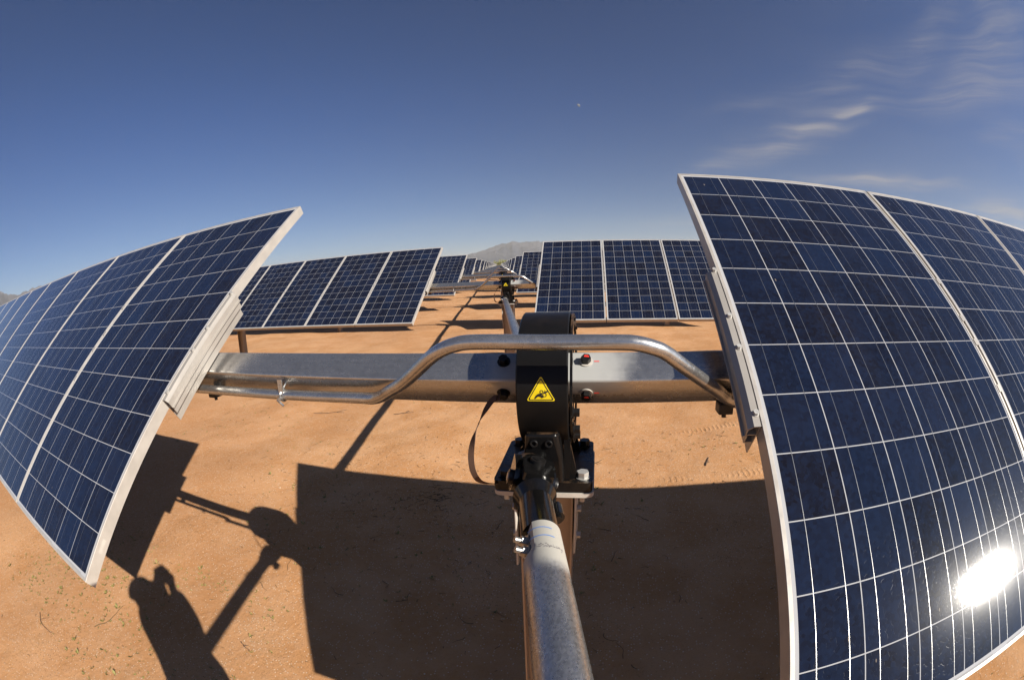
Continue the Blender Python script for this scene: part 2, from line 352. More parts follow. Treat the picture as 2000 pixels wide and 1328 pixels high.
foot = t.node('ShaderNodeTexVoronoi', {'Vector': t.map(ob, scale=(1, .7, 1)), 'Scale': 3.4, 'Randomness': 1.0}); foot.feature = 'SMOOTH_F1'
h = t.math('ADD', h, t.math('MULTIPLY', t.ramp(foot.outputs['Distance'], 0, .35), .005))
t.put(p.inputs['Normal'], t.node('ShaderNodeBump', {'Height': h, 'Strength': .9, 'Distance': 1.0}).outputs[0])

m_, t, p = mat('mountain_rock'); M['rock'] = m_
ob = t.node('ShaderNodeTexCoord').outputs['Object']
n1 = t.noise(ob, .002, 8, .6); n2 = t.noise(ob, .010, 6, .65)
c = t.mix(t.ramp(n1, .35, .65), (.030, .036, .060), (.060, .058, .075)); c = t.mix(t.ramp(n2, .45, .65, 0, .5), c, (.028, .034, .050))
zz = t.node('ShaderNodeSeparateXYZ', {0: ob}).outputs[2]
c = t.mix(t.math('MULTIPLY', t.ramp(zz, 325, 365), t.ramp(n2, .5, .6)), c, (.7, .7, .72))
setp(t, p, Base_Color=c, Roughness=.95)
m_, t, p = mat('moon_dust'); setp(t, p, Base_Color=(.11, .11, .12), Roughness=1.0); M['moon'] = m_

# ------------------------------------------------------------------ ground, mountains, haze
ZG = -0.2695
def gh(x, y):
    """height of the sand above its mean level; works on arrays"""
    a = 0.016*np.sin(x*1.1+1.3*np.sin(y*.7+.4)+.5)*np.cos(y*.9+.8*np.sin(x*.6))
    b = 0.010*np.sin(x*2.7+y*1.9+2.0*np.sin(y*.5))*np.cos(x*1.3-y*2.3+1.0)
    c_ = 0.028*np.sin(x*.33-.7)*np.sin(y*.41+1.1) + .03*np.sin(x*.11+.3)*np.sin(y*.09)
    d = .004*np.sin(x*7.1+3*np.sin(y*2.2))*np.sin(y*6.3+2*np.sin(x*1.9))
    near = np.exp(-((x-.13)**2+(y-1.2)**2)/6.0)
    e = .014*np.sin(x*2.1+1.7*np.sin(y*1.1))*np.sin(y*1.7+1.3*np.sin(x*.8)+.6)
    return (a+b+c_+d+e)*(1-.35*near)
n = 760; u = np.linspace(-1, 1, n); aa, bbb = 2.6, 9.35
g = aa*np.sinh(bbb*u)
X, Y = np.meshgrid(g-.5, g+2.0, indexing='ij')
Z = ZG + gh(X, Y)*np.exp(-(np.hypot(X, Y)/400)**2)
me = bpy.data.meshes.new('ground'); me.vertices.add(n*n)
me.vertices.foreach_set('co', np.stack([X, Y, Z], -1).reshape(-1).astype(np.float32))
idx = np.arange(n*n).reshape(n, n)
q = np.stack([idx[:-1, :-1], idx[1:, :-1], idx[1:, 1:], idx[:-1, 1:]], -1).reshape(-1)
nf = (n-1)**2
me.loops.add(nf*4); me.loops.foreach_set('vertex_index', q.astype(np.int32))
me.polygons.add(nf); me.polygons.foreach_set('loop_start', np.arange(0, nf*4, 4, dtype=np.int32))
me.polygons.foreach_set('use_smooth', np.ones(nf, bool)); me.update(calc_edges=True); me.validate()
me.materials.append(M['sand']); go = bpy.data.objects.new('ground', me); C.objects.link(go)
tag(go, 'orange desert sand with tread marks and seedlings', kind='structure')

def mountains(name, prof, d0, d1, label):
    """height field between two distances; prof is (azimuth, elevation) of its crest"""
    pa = [a for a, _ in prof]; pe = [e for _, e in prof]; a0, a1 = pa[0], pa[-1]; na = int((a1-a0)*7); nd_ = 34; vs = []
    for i in range(na+1):
        a = a0+(a1-a0)*i/na; e = float(np.mean([np.interp(a+o_, pa, pe) for o_ in np.linspace(-.55, .55, 9)]))
        for j in range(nd_+1):
            f = j/nd_; d = d0+(d1-d0)*f; x, y = d*math.sin(R(a)), d*math.cos(R(a))
            ridge = 1-abs(noise.noise(Vector((x, y, 0))/540.)*2)
            ridge2 = 1-abs(noise.noise(Vector((x, y, 5))/200.)*2)
            jag = noise.noise(Vector((a*2.1, .5, 3)))*.05 + noise.noise(Vector((a*6, .5, 3)))*.025
            crest = math.tan(R(e))*(d0+(d1-d0)*.62)*(1+jag*(1 if e > 1.5 else .4))
            shp = math.sin(min(1, f/.62)*math.pi/2)**1.25 if f < .62 else math.cos((f-.62)/.38*math.pi/2)
            z = crest*shp*(1-.26*(1-ridge)*(1-abs(f-.62)*.2)-.12*(1-ridge2)) if not abs(f-.62) < .02 else crest
            vs.append((x, y, ZG-3+max(0, z)))
    fs = [(i*(nd_+1)+j, (i+1)*(nd_+1)+j, (i+1)*(nd_+1)+j+1, i*(nd_+1)+j+1) for i in range(na) for j in range(nd_)]
    mb = MB(); mb.add(vs, fs, True); return tag(mb.build(name, M['rock']), label, kind='structure')
mountains('mountains', [(-40, .2), (-24, .7), (-19, 1.05), (-16.1, 1.45), (-14.5, 1.72), (-12.5, 2.35), (-10.9, 2.78), (-9.9, 3.0), (-9.3, 2.86), (-8.6, 2.8), (-7, 2.93), (-6.4, 2.8), (-4, 2.5), (0, 1.9), (8, 1.4), (18, .9), (35, .3)],
          4900, 8100, 'hazy blue mountain ridge beyond the far end of the rows')
mountains('mountains', [(-100, 2.2), (-90, 3.0), (-82, 3.7), (-78.6, 3.8), (-77, 3.2), (-75.5, 3.05), (-74, 3.45), (-71.7, 3.55), (-69, 3.0), (-65, 2.0), (-58, .8), (-48, .2)],
          3900, 6300, 'rugged brown mountains at the left edge')
hz = MB().bb(-15500, 16500, -3000, 15500, -6, 430).build('haze', None)
hz.data.materials.clear(); tag(hz, 'thin pale air over the desert', kind='stuff')
hm = bpy.data.materials.new('haze'); hm.use_nodes = True; hn = NT(hm.node_tree)
for nd in list(hn.n): hn.n.remove(nd)
pv = hn.node('ShaderNodeVolumePrincipled', {'Color': (.92, .88, .80, 1), 'Density': 8.2e-5, 'Anisotropy': .1})
hn.l.new(pv.outputs[0], hn.node('ShaderNodeOutputMaterial').inputs['Volume']); hz.data.materials.append(hm)

# ------------------------------------------------------------------ one solar tracker, built at row 0
BX, BY, AZ_ = 0.145, 1.228, 1.306          # drum centre
BASE = Vector((BX, BY, ZG))
BETA = R(36.3); ct, st = math.cos(BETA), math.sin(BETA)
def P(x, s, n):                             # s up the panel slope, n out of the glass, from the tube axis
    return Vector((x, BY+s*ct-n*st, AZ_+s*st+n*ct))
T = Vector((0, ct, st)); NN = Vector((0, -st, ct)); XX = Vector((1, 0, 0))
PW, PL, GAP = .992, 1.956, .0124
XL, XR = -1.133, .6535

def ring_mesh(W, L, prof):
    vs, fs = [], []; n_ = len(prof)
    for i in range(4):
        for (a, z) in prof: vs.append(((a, W-a, W-a, a)[i], (a, a, L-a, L-a)[i], z))
    for i in range(4):
        for j in range(n_):
            j2 = (j+1) % n_; i2 = (i+1) % 4
            fs.append((i*n_+j, i2*n_+j, i2*n_+j2, i*n_+j2))
    return vs, fs
def make_panel(parent, x0):
    lam = MB().bb(.0027, PW-.0027, .0027, PL-.0027, -.0062, -.0016).build('solar_panel', M['cells'], parent)
    lam.location = P(x0, -.040-PL/2, .172)-BASE; lam.rotation_euler = (BETA, 0, 0)
    vs, fs = ring_mesh(PW, PL, [(0, -.0008), (.0008, 0), (.0105, 0), (.011, -.0005), (.011, -.0014), (.0025, -.0014), (.0025, -.0435), (.030, -.0435), (.030, -.046), (.0, -.046)])
    fr = MB().add(vs, fs).build('frame', M['alu'], lam)
    bs = MB().bb(.0027, PW-.0027, .0027, PL-.0027, -.0078, -.0064).build('backsheet', M['back'], lam)
    jb = MB().bb(PW/2-.055, PW/2+.055, PL-.22, PL-.12, -.030, -.008).build('junction_box', M['jbox'], lam, bevel=.003)
    return lam
def copy_part(src, parent, dloc):
    c_ = src.copy(); C.objects.link(c_); c_.parent = parent; c_.location = src.location+dloc
    for ch in src.children:
        g_ = ch.copy(); C.objects.link(g_); g_.parent = c_
    return c_

tr = empty('solar_tracker', BASE)
proto = None; panels = []
def px(side, i): return XR+i*(PW+GAP) if side > 0 else XL-PW-i*(PW+GAP)
proto = make_panel(tr, px(1, 0))
# rails
def end_rail(side):
    x0 = XR if side > 0 else XL; d = -side; a, b = -.285, .264
    o = P(x0, 0, 0); ax = XX*d
    mb = MB()
    prof = [(.0022, .1708), (.020, .1708), (.029, .163), (.033, .160), (.033, .134), (.040, .134), (.040, .130), (.030, .130), (.030, .157), (.027, .160), (.018, .1675), (.005, .1675), (.005, .056), (.0022, .056)]
    mb.prism(prof, o, ax, NN, T, a, b)
    mb.prism([(.0052, .136), (.0298, .136), (.0298, .132), (.0052, .132)], o, ax, NN, T, a+.002, b-.002)
    mb.prism([(.0052, .104), (.024, .104), (.024, .1295), (.027, .1295), (.027, .100), (.0052, .100)], o, ax, NN, T, a+.002, b-.002)
    ra = mb.build('mounting_rail', M['rail'], tr, BASE)
    for s_ in (.263, .065, -.049, -.25):
        MB().cyl(P(x0+d*.0095, s_, .1705), P(x0+d*.0095, s_, .1725), .0088, 16).cyl(P(x0+d*.0095, s_, .1725), P(x0+d*.0095, s_, .179), .0072, 6, smooth=False).build('bolt', M['bolt'], ra, BASE)
    return ra
end_rail(1); end_rail(-1)
MB().add([P(XL+.0006, s_, n_) for s_, n_ in ((-.895, .142), (-.840, .142), (-.840, .157), (-.895, .157))], [(0, 1, 2, 3)]).add([P(XL+.0012, s_, n_) for s_, n_ in ((-.889, .1455), (-.846, .1455), (-.846, .1535), (-.889, .1535))], [(0, 1, 2, 3)]).build('label_plate', M['plate'], tr, BASE)
mb = MB(); xm = px(1, 0)+PW+GAP/2
mb.prism([(-.004, .160), (.004, .160), (.004, .124), (.024, .124), (.024, .056), (.021, .056), (.021, .121), (-.021, .121), (-.021, .056), (-.024, .056), (-.024, .124), (-.004, .124)], P(xm, 0, 0), XX, NN, T, -.28, .27)
for s_ in (.263, .065, -.049, -.25): mb.cyl(P(xm, s_, .160), P(xm, s_, .1735), .0072, 8, smooth=False); mb.box(P(xm, s_, .1735), (.020, .03, .002), Matrix.Rotation(BETA, 3, 'X'))
seam = mb.build('mounting_rail', M['rail'], tr, BASE)

NL, NR = 10, 7
for side, cnt in ((1, NR), (-1, NL)):
    for i in range(cnt):
        x = px(side, i)
        if not (side > 0 and i == 0): copy_part(proto, tr, Vector((x-px(1, 0), 0, 0)))
        if i > 0:
            xs_ = x-GAP/2 if side > 0 else x+PW+GAP/2
            if not (side > 0 and i == 1): copy_part(seam, tr, Vector((xs_-xm, 0, 0)))
# torque tube: hollow square with rounded corners
def rsq(h, r, k_=4):
    out = []
    for (sx_, sy_, a0) in ((1, 1, 0), (-1, 1, 90), (-1, -1, 180), (1, -1, 270)):
        for j in range(k_+1):
            a = R(a0+90*j/k_); out.append((sx_*(h-r)+r*math.cos(a), sy_*(h-r)+r*math.sin(a)))
    return out
mb = MB(); h2 = .0525
sq = rsq(h2, .008)
tx0, tx1 = px(-1, NL-1)+.05, px(1, NR-1)+PW-.05
mb.prism(sq, P(0, 0, 0), T, NN, XX, tx0, tx1, True)
tt = mb.build('torque_tube', M['tube'], tr, Vector((BX, BY, ZG)))
# make the cap faces flat and the tube faces crisp
for pl in tt.data.polygons: pl.use_smooth = len(pl.vertices) == 4
tt.data.update()
e_ = tt.modifiers.new('es', 'EDGE_SPLIT'); e_.split_angle = R(40)
for x, red in ((.022, 0), (.250, 1)):
    for lower in (0, 1):
        pp, dd = (P(x, .015, h2), NN) if not lower else (P(x, -h2, 0), -T)
        b_ = MB().cyl(pp, Vector(pp)+Vector(dd)*.003, .0185, 24).build('washer', M['dbolt'] if not red else M['plate'], tr, BASE); MB().cyl(Vector(pp)+Vector(dd)*.003, Vector(pp)+Vector(dd)*.018, .0138, 6, smooth=False).build('bolt', M['dbolt'], b_, BASE)
        if red:
            dd2 = Vector(dd)
            MB().add([pp+dd2*.0183+v_ for v_ in (XX*-.006+T*.002*(1-lower)+NN*.002*lower, XX*.009+T*.000, XX*.006+(T if not lower else NN)*.007, XX*-.003+(T if not lower else NN)*.008)], [(0, 1, 2, 3)]).build('paint_mark', M['red'], b_, BASE); MB().box(pp+XX*.029+dd2*.0006, (.014, .0025, .001), Matrix.Rotation(BETA if not lower else BETA-R(90), 3, 'X')).build('paint_mark', M['red'], b_, BASE)

# drum
RD = .185; mb = MB(); x0, x1 = .081, .209; NS = 96
def arc(r, x, th): return Vector((x, BY+r*math.cos(th), AZ_+r*math.sin(th)))
prof = [(x0, RD-.010), (x0, RD-.003), (x0+.003, RD), (x1-.003, RD), (x1, RD-.003), (x1, RD-.009), (x1-.012, RD-.010), (x1-.012, .06), (x0+.010, .06), (x0+.010, RD-.010)]
vs = [arc(r_, x_, 2*math.pi*i/NS) for i in range(NS) for (x_, r_) in prof]; n_ = len(prof)
fs = [(i*n_+j, ((i+1) % NS)*n_+j, ((i+1) % NS)*n_+(j+1) % n_, i*n_+(j+1) % n_) for i in range(NS) for j in range(n_)]
mb.add(vs, fs, True)
dr = mb.build('gear_drum', M['drum'], tr, BASE); e_ = dr.modifiers.new('es', 'EDGE_SPLIT'); e_.split_angle = R(35)
fl = MB()                                                   # flange on the far side of the drum and the hub
vs = [arc(r_, x_, 2*math.pi*i/NS) for i in range(NS) for (x_, r_) in ((x1+.004, .150), (x1+.004, RD-.004), (x1+.010, RD-.004), (x1+.010, .150))]
fl.add(vs, [(i*4+j, ((i+1) % NS)*4+j, ((i+1) % NS)*4+(j+1) % 4, i*4+(j+1) % 4) for i in range(NS) for j in range(4)], True)
for a in (50, 90, 130, 210, 330): fl.cyl(arc(.166, x1-.011, R(a)), arc(.166, x1+.014, R(a)), .006, 8)
fo = fl.build('drum_flange', M['black'], tr, BASE); e_ = fo.modifiers.new('es', 'EDGE_SPLIT'); e_.split_angle = R(35)
for a in (198, 222, 240): MB().hexbolt(arc(.160, x1+.010, R(a)), XX, .012, .014).build('bolt', M['dbolt'], fo, BASE)
MB().hexbolt(arc(.150, x1-.012, R(120)), XX, .010, .010).build('bolt', M['bolt'], dr, BASE)
# warning sign wrapped on the drum
def on_drum(x, z, lift):
    return Vector((x, BY-math.sqrt((RD+lift)**2-(z-AZ_)**2), z))
def decal(poly, lift, mb, sub=1):
    bm = bmesh.new(); vs_ = [bm.verts.new((a, 0, b)) for a, b in poly]; f = bm.faces.new(vs_)
    bmesh.ops.triangulate(bm, faces=[f])
    for _ in range(sub): bmesh.ops.subdivide_edges(bm, edges=bm.edges[:], cuts=1, use_grid_fill=False); bmesh.ops.triangulate(bm, faces=bm.faces[:])
    bm.verts.index_update(); vv = [on_drum(v_.co.x, v_.co.z, lift) for v_ in bm.verts]; ff = [[v_.index for v_ in f_.verts] for f_ in bm.faces]; bm.free(); mb.add(vv, ff)
def tri(h_, r, cx_=.1435, cz_=1.3175):
    out = []
    for a in (90, 210, 330):
        px_, pz_ = cx_+h_*math.cos(R(a)), cz_+h_*math.sin(R(a))
        for j in range(-3, 4): out.append((px_+r*math.cos(R(a+20*j)), pz_+r*math.sin(R(a+20*j))))
    return out
sg = MB(); decal(tri(.0345, .0035), .0008, sg, 3); sgo = sg.build('warning_sign', M['yellow'], tr, BASE)
ink = MB()
def loop_band(o_, i_, lift):
    n2 = len(o_); vv = []; ff = []
    def dens(poly):
        out = []
        for i in range(len(poly)):
            a, b = poly[i], poly[(i+1) % len(poly)]
            for k_ in range(6): out.append((a[0]+(b[0]-a[0])*k_/6, a[1]+(b[1]-a[1])*k_/6))
        return out
    o_, i_ = dens(o_), dens(i_); n2 = len(o_)
    vv = [on_drum(a, b, lift) for a, b in o_]+[on_drum(a, b, lift) for a, b in i_]
    ink.add(vv, [(i, (i+1) % n2, n2+(i+1) % n2, n2+i) for i in range(n2)])
loop_band(tri(.0315, .0028), tri(.0285, .0022), .0012)
def circ(cx_, cz_, r, n2=20, teeth=0): return [(cx_+(r+(teeth if i % 2 else 0))*math.cos(2*math.pi*i/n2), cz_+(r+(teeth if i % 2 else 0))*math.sin(2*math.pi*i/n2)) for i in range(n2)]
for (a, b, r_) in ((.1450, 1.3200, .0040), (.1525, 1.3125, .0046)): loop_band(circ(a, b, r_, 16, .0011), circ(a, b, r_-.0012, 16), .0013)
hand = [(.1270, 1.3035), (.1310, 1.3105), (.1360, 1.3150), (.1420, 1.3165), (.1475, 1.3150), (.1440, 1.3128), (.1490, 1.3105), (.1475, 1.3088), (.1500, 1.3062), (.1478, 1.3052), (.1448, 1.3088), (.1455, 1.3045), (.1425, 1.3075), (.1385, 1.3085), (.1350, 1.3075), (.1300, 1.3025)]
decal(hand, .0014, ink, 1)
decal([(.1480, 1.3185), (.1530, 1.3210), (.1535, 1.3260), (.1550, 1.3205), (.1590, 1.3235), (.1560, 1.3190), (.1600, 1.3190), (.1560, 1.3172), (.1520, 1.3168)], .0014, ink, 1)
ink.build('pictogram', M['ink'], sgo, BASE)

# gearbox casting under the drum, with input boss and gussets
SX = lambda y: .3260-.2067*y + .003
SZ = 1.1015
dv = Vector((-.2067, 1, 0)).normalized()
mb = MB()
mb.add([(.082, 1.078, 1.051), (.196, 1.078, 1.051), (.200, 1.395, 1.051), (.082, 1.395, 1.051),
        (.103, 1.058, 1.203), (.176, 1.058, 1.203), (.194, 1.090, 1.203), (.088, 1.090, 1.203),
        (.082, 1.37, 1.135), (.200, 1.37, 1.135), (.086, 1.066, 1.130), (.192, 1.066, 1.130)],
       [(0, 1, 11, 10), (10, 11, 5, 4), (4, 5, 6, 7), (1, 2, 9, 6, 5, 11), (0, 10, 4, 7, 8, 3), (2, 3, 8, 9), (7, 6, 9, 8), (0, 3, 2, 1)])
gb = mb.build('gearbox', M['black'], tr, BASE, bevel=.009, seg=4)
for yy in (1.112, 1.30): MB().prism([(0, 0), (.040, 0), (.036, .008), (.010, .135), (0, .150)], (.1945, yy, 1.0505), XX, (0, 0, 1), (0, 1, 0), 0, .008).build('gusset', M['black'], gb, BASE, bevel=.0015)
for yy in (1.112, 1.30): MB().prism([(0, 0), (-.036, 0), (-.032, .008), (-.006, .090), (0, .095)], (.0835, yy, 1.0505), XX, (0, 0, 1), (0, 1, 0), 0, .008).build('gusset', M['black'], gb, BASE, bevel=.0015)
MB().prism([(0, .0), (.016, .0), (.018, .13), (.006, .150), (0, .150)], (.1945, 1.098, 1.0505), XX, (0, 0, 1), (0, 1, 0), 0, .010).build('gusset', M['black'], gb, BASE, bevel=.003)
c0 = Vector((SX(1.06), 1.06, SZ))
MB().cyl(c0+dv*.03, c0-dv*.012, .047, 40).cyl(c0-dv*.012, c0-dv*.018, .041, 40).build('shaft_boss', M['black'], gb, BASE, bevel=.004)
for xx in (.1205, .1585):
    mb = MB(); pz = 1.177; py = 1.0615; nn_ = 20; vs = []; rr = [(.0, .0095), (.0045, .0100), (.0055, .0085), (.0050, .0058), (-.002, .0055)]
    for dy_, r_ in rr: vs += [(xx+r_*math.cos(2*math.pi*i/nn_), py-dy_, pz+r_*math.sin(2*math.pi*i/nn_)) for i in range(nn_)]
    mb.add(vs, [(i*nn_+j, i*nn_+(j+1) % nn_, (i+1)*nn_+(j+1) % nn_, (i+1)*nn_+j) for i in range(4) for j in range(nn_)], True); mb.add(vs[-nn_:], [tuple(range(nn_))])
    mb.build('bolt', M['dbolt'], gb, BASE)
# rear output boss, set over to the far side
c1_ = Vector((SX(1.39)+.080, 1.39, SZ)); MB().cyl(c1_-dv*.03, c1_+dv*.030, .030, 32).build('shaft_boss', M['gloss'], gb, BASE, bevel=.004)
# bearing plates
bp = MB().prism([(a*1, b) for a, b in rsq(.5, .06)], (0, 0, 0), XX*.272, Vector((0, 1, 0))*.30, (0, 0, 1), 0, .030)
bp.v = [(x+.137, y+1.236, z+1.0205) for x, y, z in bp.v]; bp.build('bearing_plate', M['black'], tr, BASE, bevel=.004, seg=3)
bp = MB().prism([(a*1, b) for a, b in rsq(.5, .07)], (0, 0, 0), XX*.276, Vector((0, 1, 0))*.305, (0, 0, 1), 0, .013)
bp.v = [(x+.139, y+1.234, z+1.0065) for x, y, z in bp.v]; bp.build('bearing_plate', M['plate'], tr, BASE, bevel=.003)
for xx, yy in ((.030, 1.120), (.245, 1.120), (.033, 1.350), (.244, 1.350)):
    MB().cyl((xx, yy, 1.0502), (xx, yy, 1.0535), .0200, 24).cyl((xx, yy, 1.0535), (xx, yy, 1.070), .0170, 6, smooth=False).build('bolt', M['bolt'] if (xx > .2 and yy < 1.2) else M['dbolt'], tr, BASE, bevel=.0012)  # sun and shade put into colour: front right bolt bright, others dark
    MB().cyl((xx, yy, 1.0064), (xx, yy, .975), .008, 10).cyl((xx, yy, 1.0062), (xx, yy, .992), .0150, 6, smooth=False).build('nut', M['bolt'], tr, BASE, bevel=.0012)
# post: wide-flange pile with top bracket
def pile(name, xc, yc, ztop, parent, base):
    mb = MB(); hw, hd = .078, .052
    mb.bb(xc-hw-.003, xc-hw+.003, yc-hd, yc+hd, ZG-.5, ztop); mb.bb(xc+hw-.003, xc+hw+.003, yc-hd, yc+hd, ZG-.5, ztop)
    mb.bb(xc-hw+.0032, xc+hw-.0032, yc-.0025, yc+.0025, ZG-.5, ztop-.001)
    return mb.build(name, M['post'], parent, base)
po = pile('post', .1355, 1.225, .98, tr, BASE)
for x_, d_, zb in ((.0430, -1, .70), (.2220, 1, .76)):
    br = MB().bb(x_, x_+.006, 1.150, 1.300, zb, 1.0060).build('post_bracket', M['plate'], tr, BASE, bevel=.002)
    for z in (.80, .90):
        xx, dd = (x_ if d_ < 0 else x_+.006), d_
        MB().hexbolt((xx, 1.20, z), (dd, 0, 0), .011, .010).build('bolt', M['bolt'], br, BASE)
# outer posts with their bearings
for x in (XL-4.50, XR+4.3):
    o = pile('post', x+.0, BY, AZ_-.13, tr, BASE)
    mb = MB()
    ring = [(math.cos(2*math.pi*i/32)*.098, math.sin(2*math.pi*i/32)*.098) for i in range(32)]
    mb.prism(ring, (x, BY, AZ_), (0, 1, 0), (0, 0, 1), XX, -.03, .03, True); mb.bb(x-.10, x+.10, BY-.06, BY+.06, AZ_-.138, AZ_-.095)
    mb.build('bearing', M['jbox'], tr, BASE, bevel=.003)

# conduit around the drum
cp = [(-1.95, 1.150, 1.238), (-1.261, 1.158, 1.245), (-.725, 1.165, 1.248), (-.445, 1.160, 1.254), (-.370, 1.148, 1.258), (-.328, 1.130, 1.272), (-.290, 1.108, 1.294),
      (-.227, 1.075, 1.330), (-.160, 1.035, 1.380), (-.124, 1.014, 1.408), (-.090, .999, 1.430), (-.050, .990, 1.446), (.004, .988, 1.453), (.163, .988, 1.4505), (.317, .988, 1.449), (.365, .990, 1.446), (.408, .998, 1.434), (.440, 1.012, 1.418),
      (.496, 1.045, 1.375), (.603, 1.128, 1.293), (.656, 1.165, 1.255), (.75, 1.185, 1.235), (1.20, 1.185, 1.225)]
MB().tube(catmull(cp, 7), .0178, 24).build('conduit', M['galv'], tr, BASE)
mb = MB()                                                   # hanger strap of the conduit
hp = []
for a in range(-100, 111, 15): hp.append((-.735, 1.165+.0215*math.sin(R(a))*-1, 1.248-.0215*math.cos(R(a))))
mb.tube([(-.735, 1.150, 1.288)]+hp+[(-.735, 1.188, 1.285)], .0035, 8)
mb.box((-.735, 1.152, 1.280), (.020, .005, .045)); mb.cyl((-.735, 1.132, 1.240), (-.735, 1.152, 1.240), .007, 6, smooth=False)
mb.cyl((-.752, 1.142, 1.235), (-.728, 1.146, 1.214), .004, 8)
mb.build('conduit_strap', M['galv'], tr, BASE)
for x in (-1.159, .652):
    mb = MB(); mb.bb(x-.022, x+.022, 1.178, 1.225, 1.205, 1.2365); mb.cyl((x, 1.200, 1.205), (x, 1.200, 1.192), .008, 6, smooth=False)
    mb.build('conduit_clamp', M['jbox'], tr, BASE, bevel=.003)
MB().tube([(-1.245, 1.165, 1.300), (-1.205, 1.150, 1.262), (-1.19, 1.148, 1.240)], .0045, 10).build('tie_rod', M['bolt'], tr, BASE)
# braided bonding strap: a flat ribbon
sp_ = catmull([(.018, 1.150, 1.272), (-.001, 1.150, 1.266), (-.022, 1.130, 1.236), (-.040, 1.100, 1.195), (-.052, 1.080, 1.143), (-.049, 1.064, 1.098), (-.036, 1.062, 1.064), (-.018, 1.074, 1.047), (.010, 1.090, 1.0385)], 6)
vs = []; fs = []
for i, p_ in enumerate(sp_):
    f = i/(len(sp_)-1); a = R(8+78*math.exp(-((f-.34)/.10)**2))
    d = (sp_[min(i+1, len(sp_)-1)]-sp_[max(i-1, 0)]).normalized(); w0 = Vector((math.cos(a), -math.sin(a), .15)); w0 = (w0-d*w0.dot(d)).normalized(); nn_ = d.cross(w0)*.0009; wv_ = w0*.0088
    vs += [p_-wv_-nn_, p_+wv_-nn_, p_+wv_+nn_, p_-wv_+nn_]
    if i: fs += [((i-1)*4+j, (i-1)*4+(j+1) % 4, i*4+(j+1) % 4, i*4+j) for j in range(4)]
MB().add(vs, fs, True).build('bonding_strap', M['strap'], tr, BASE)

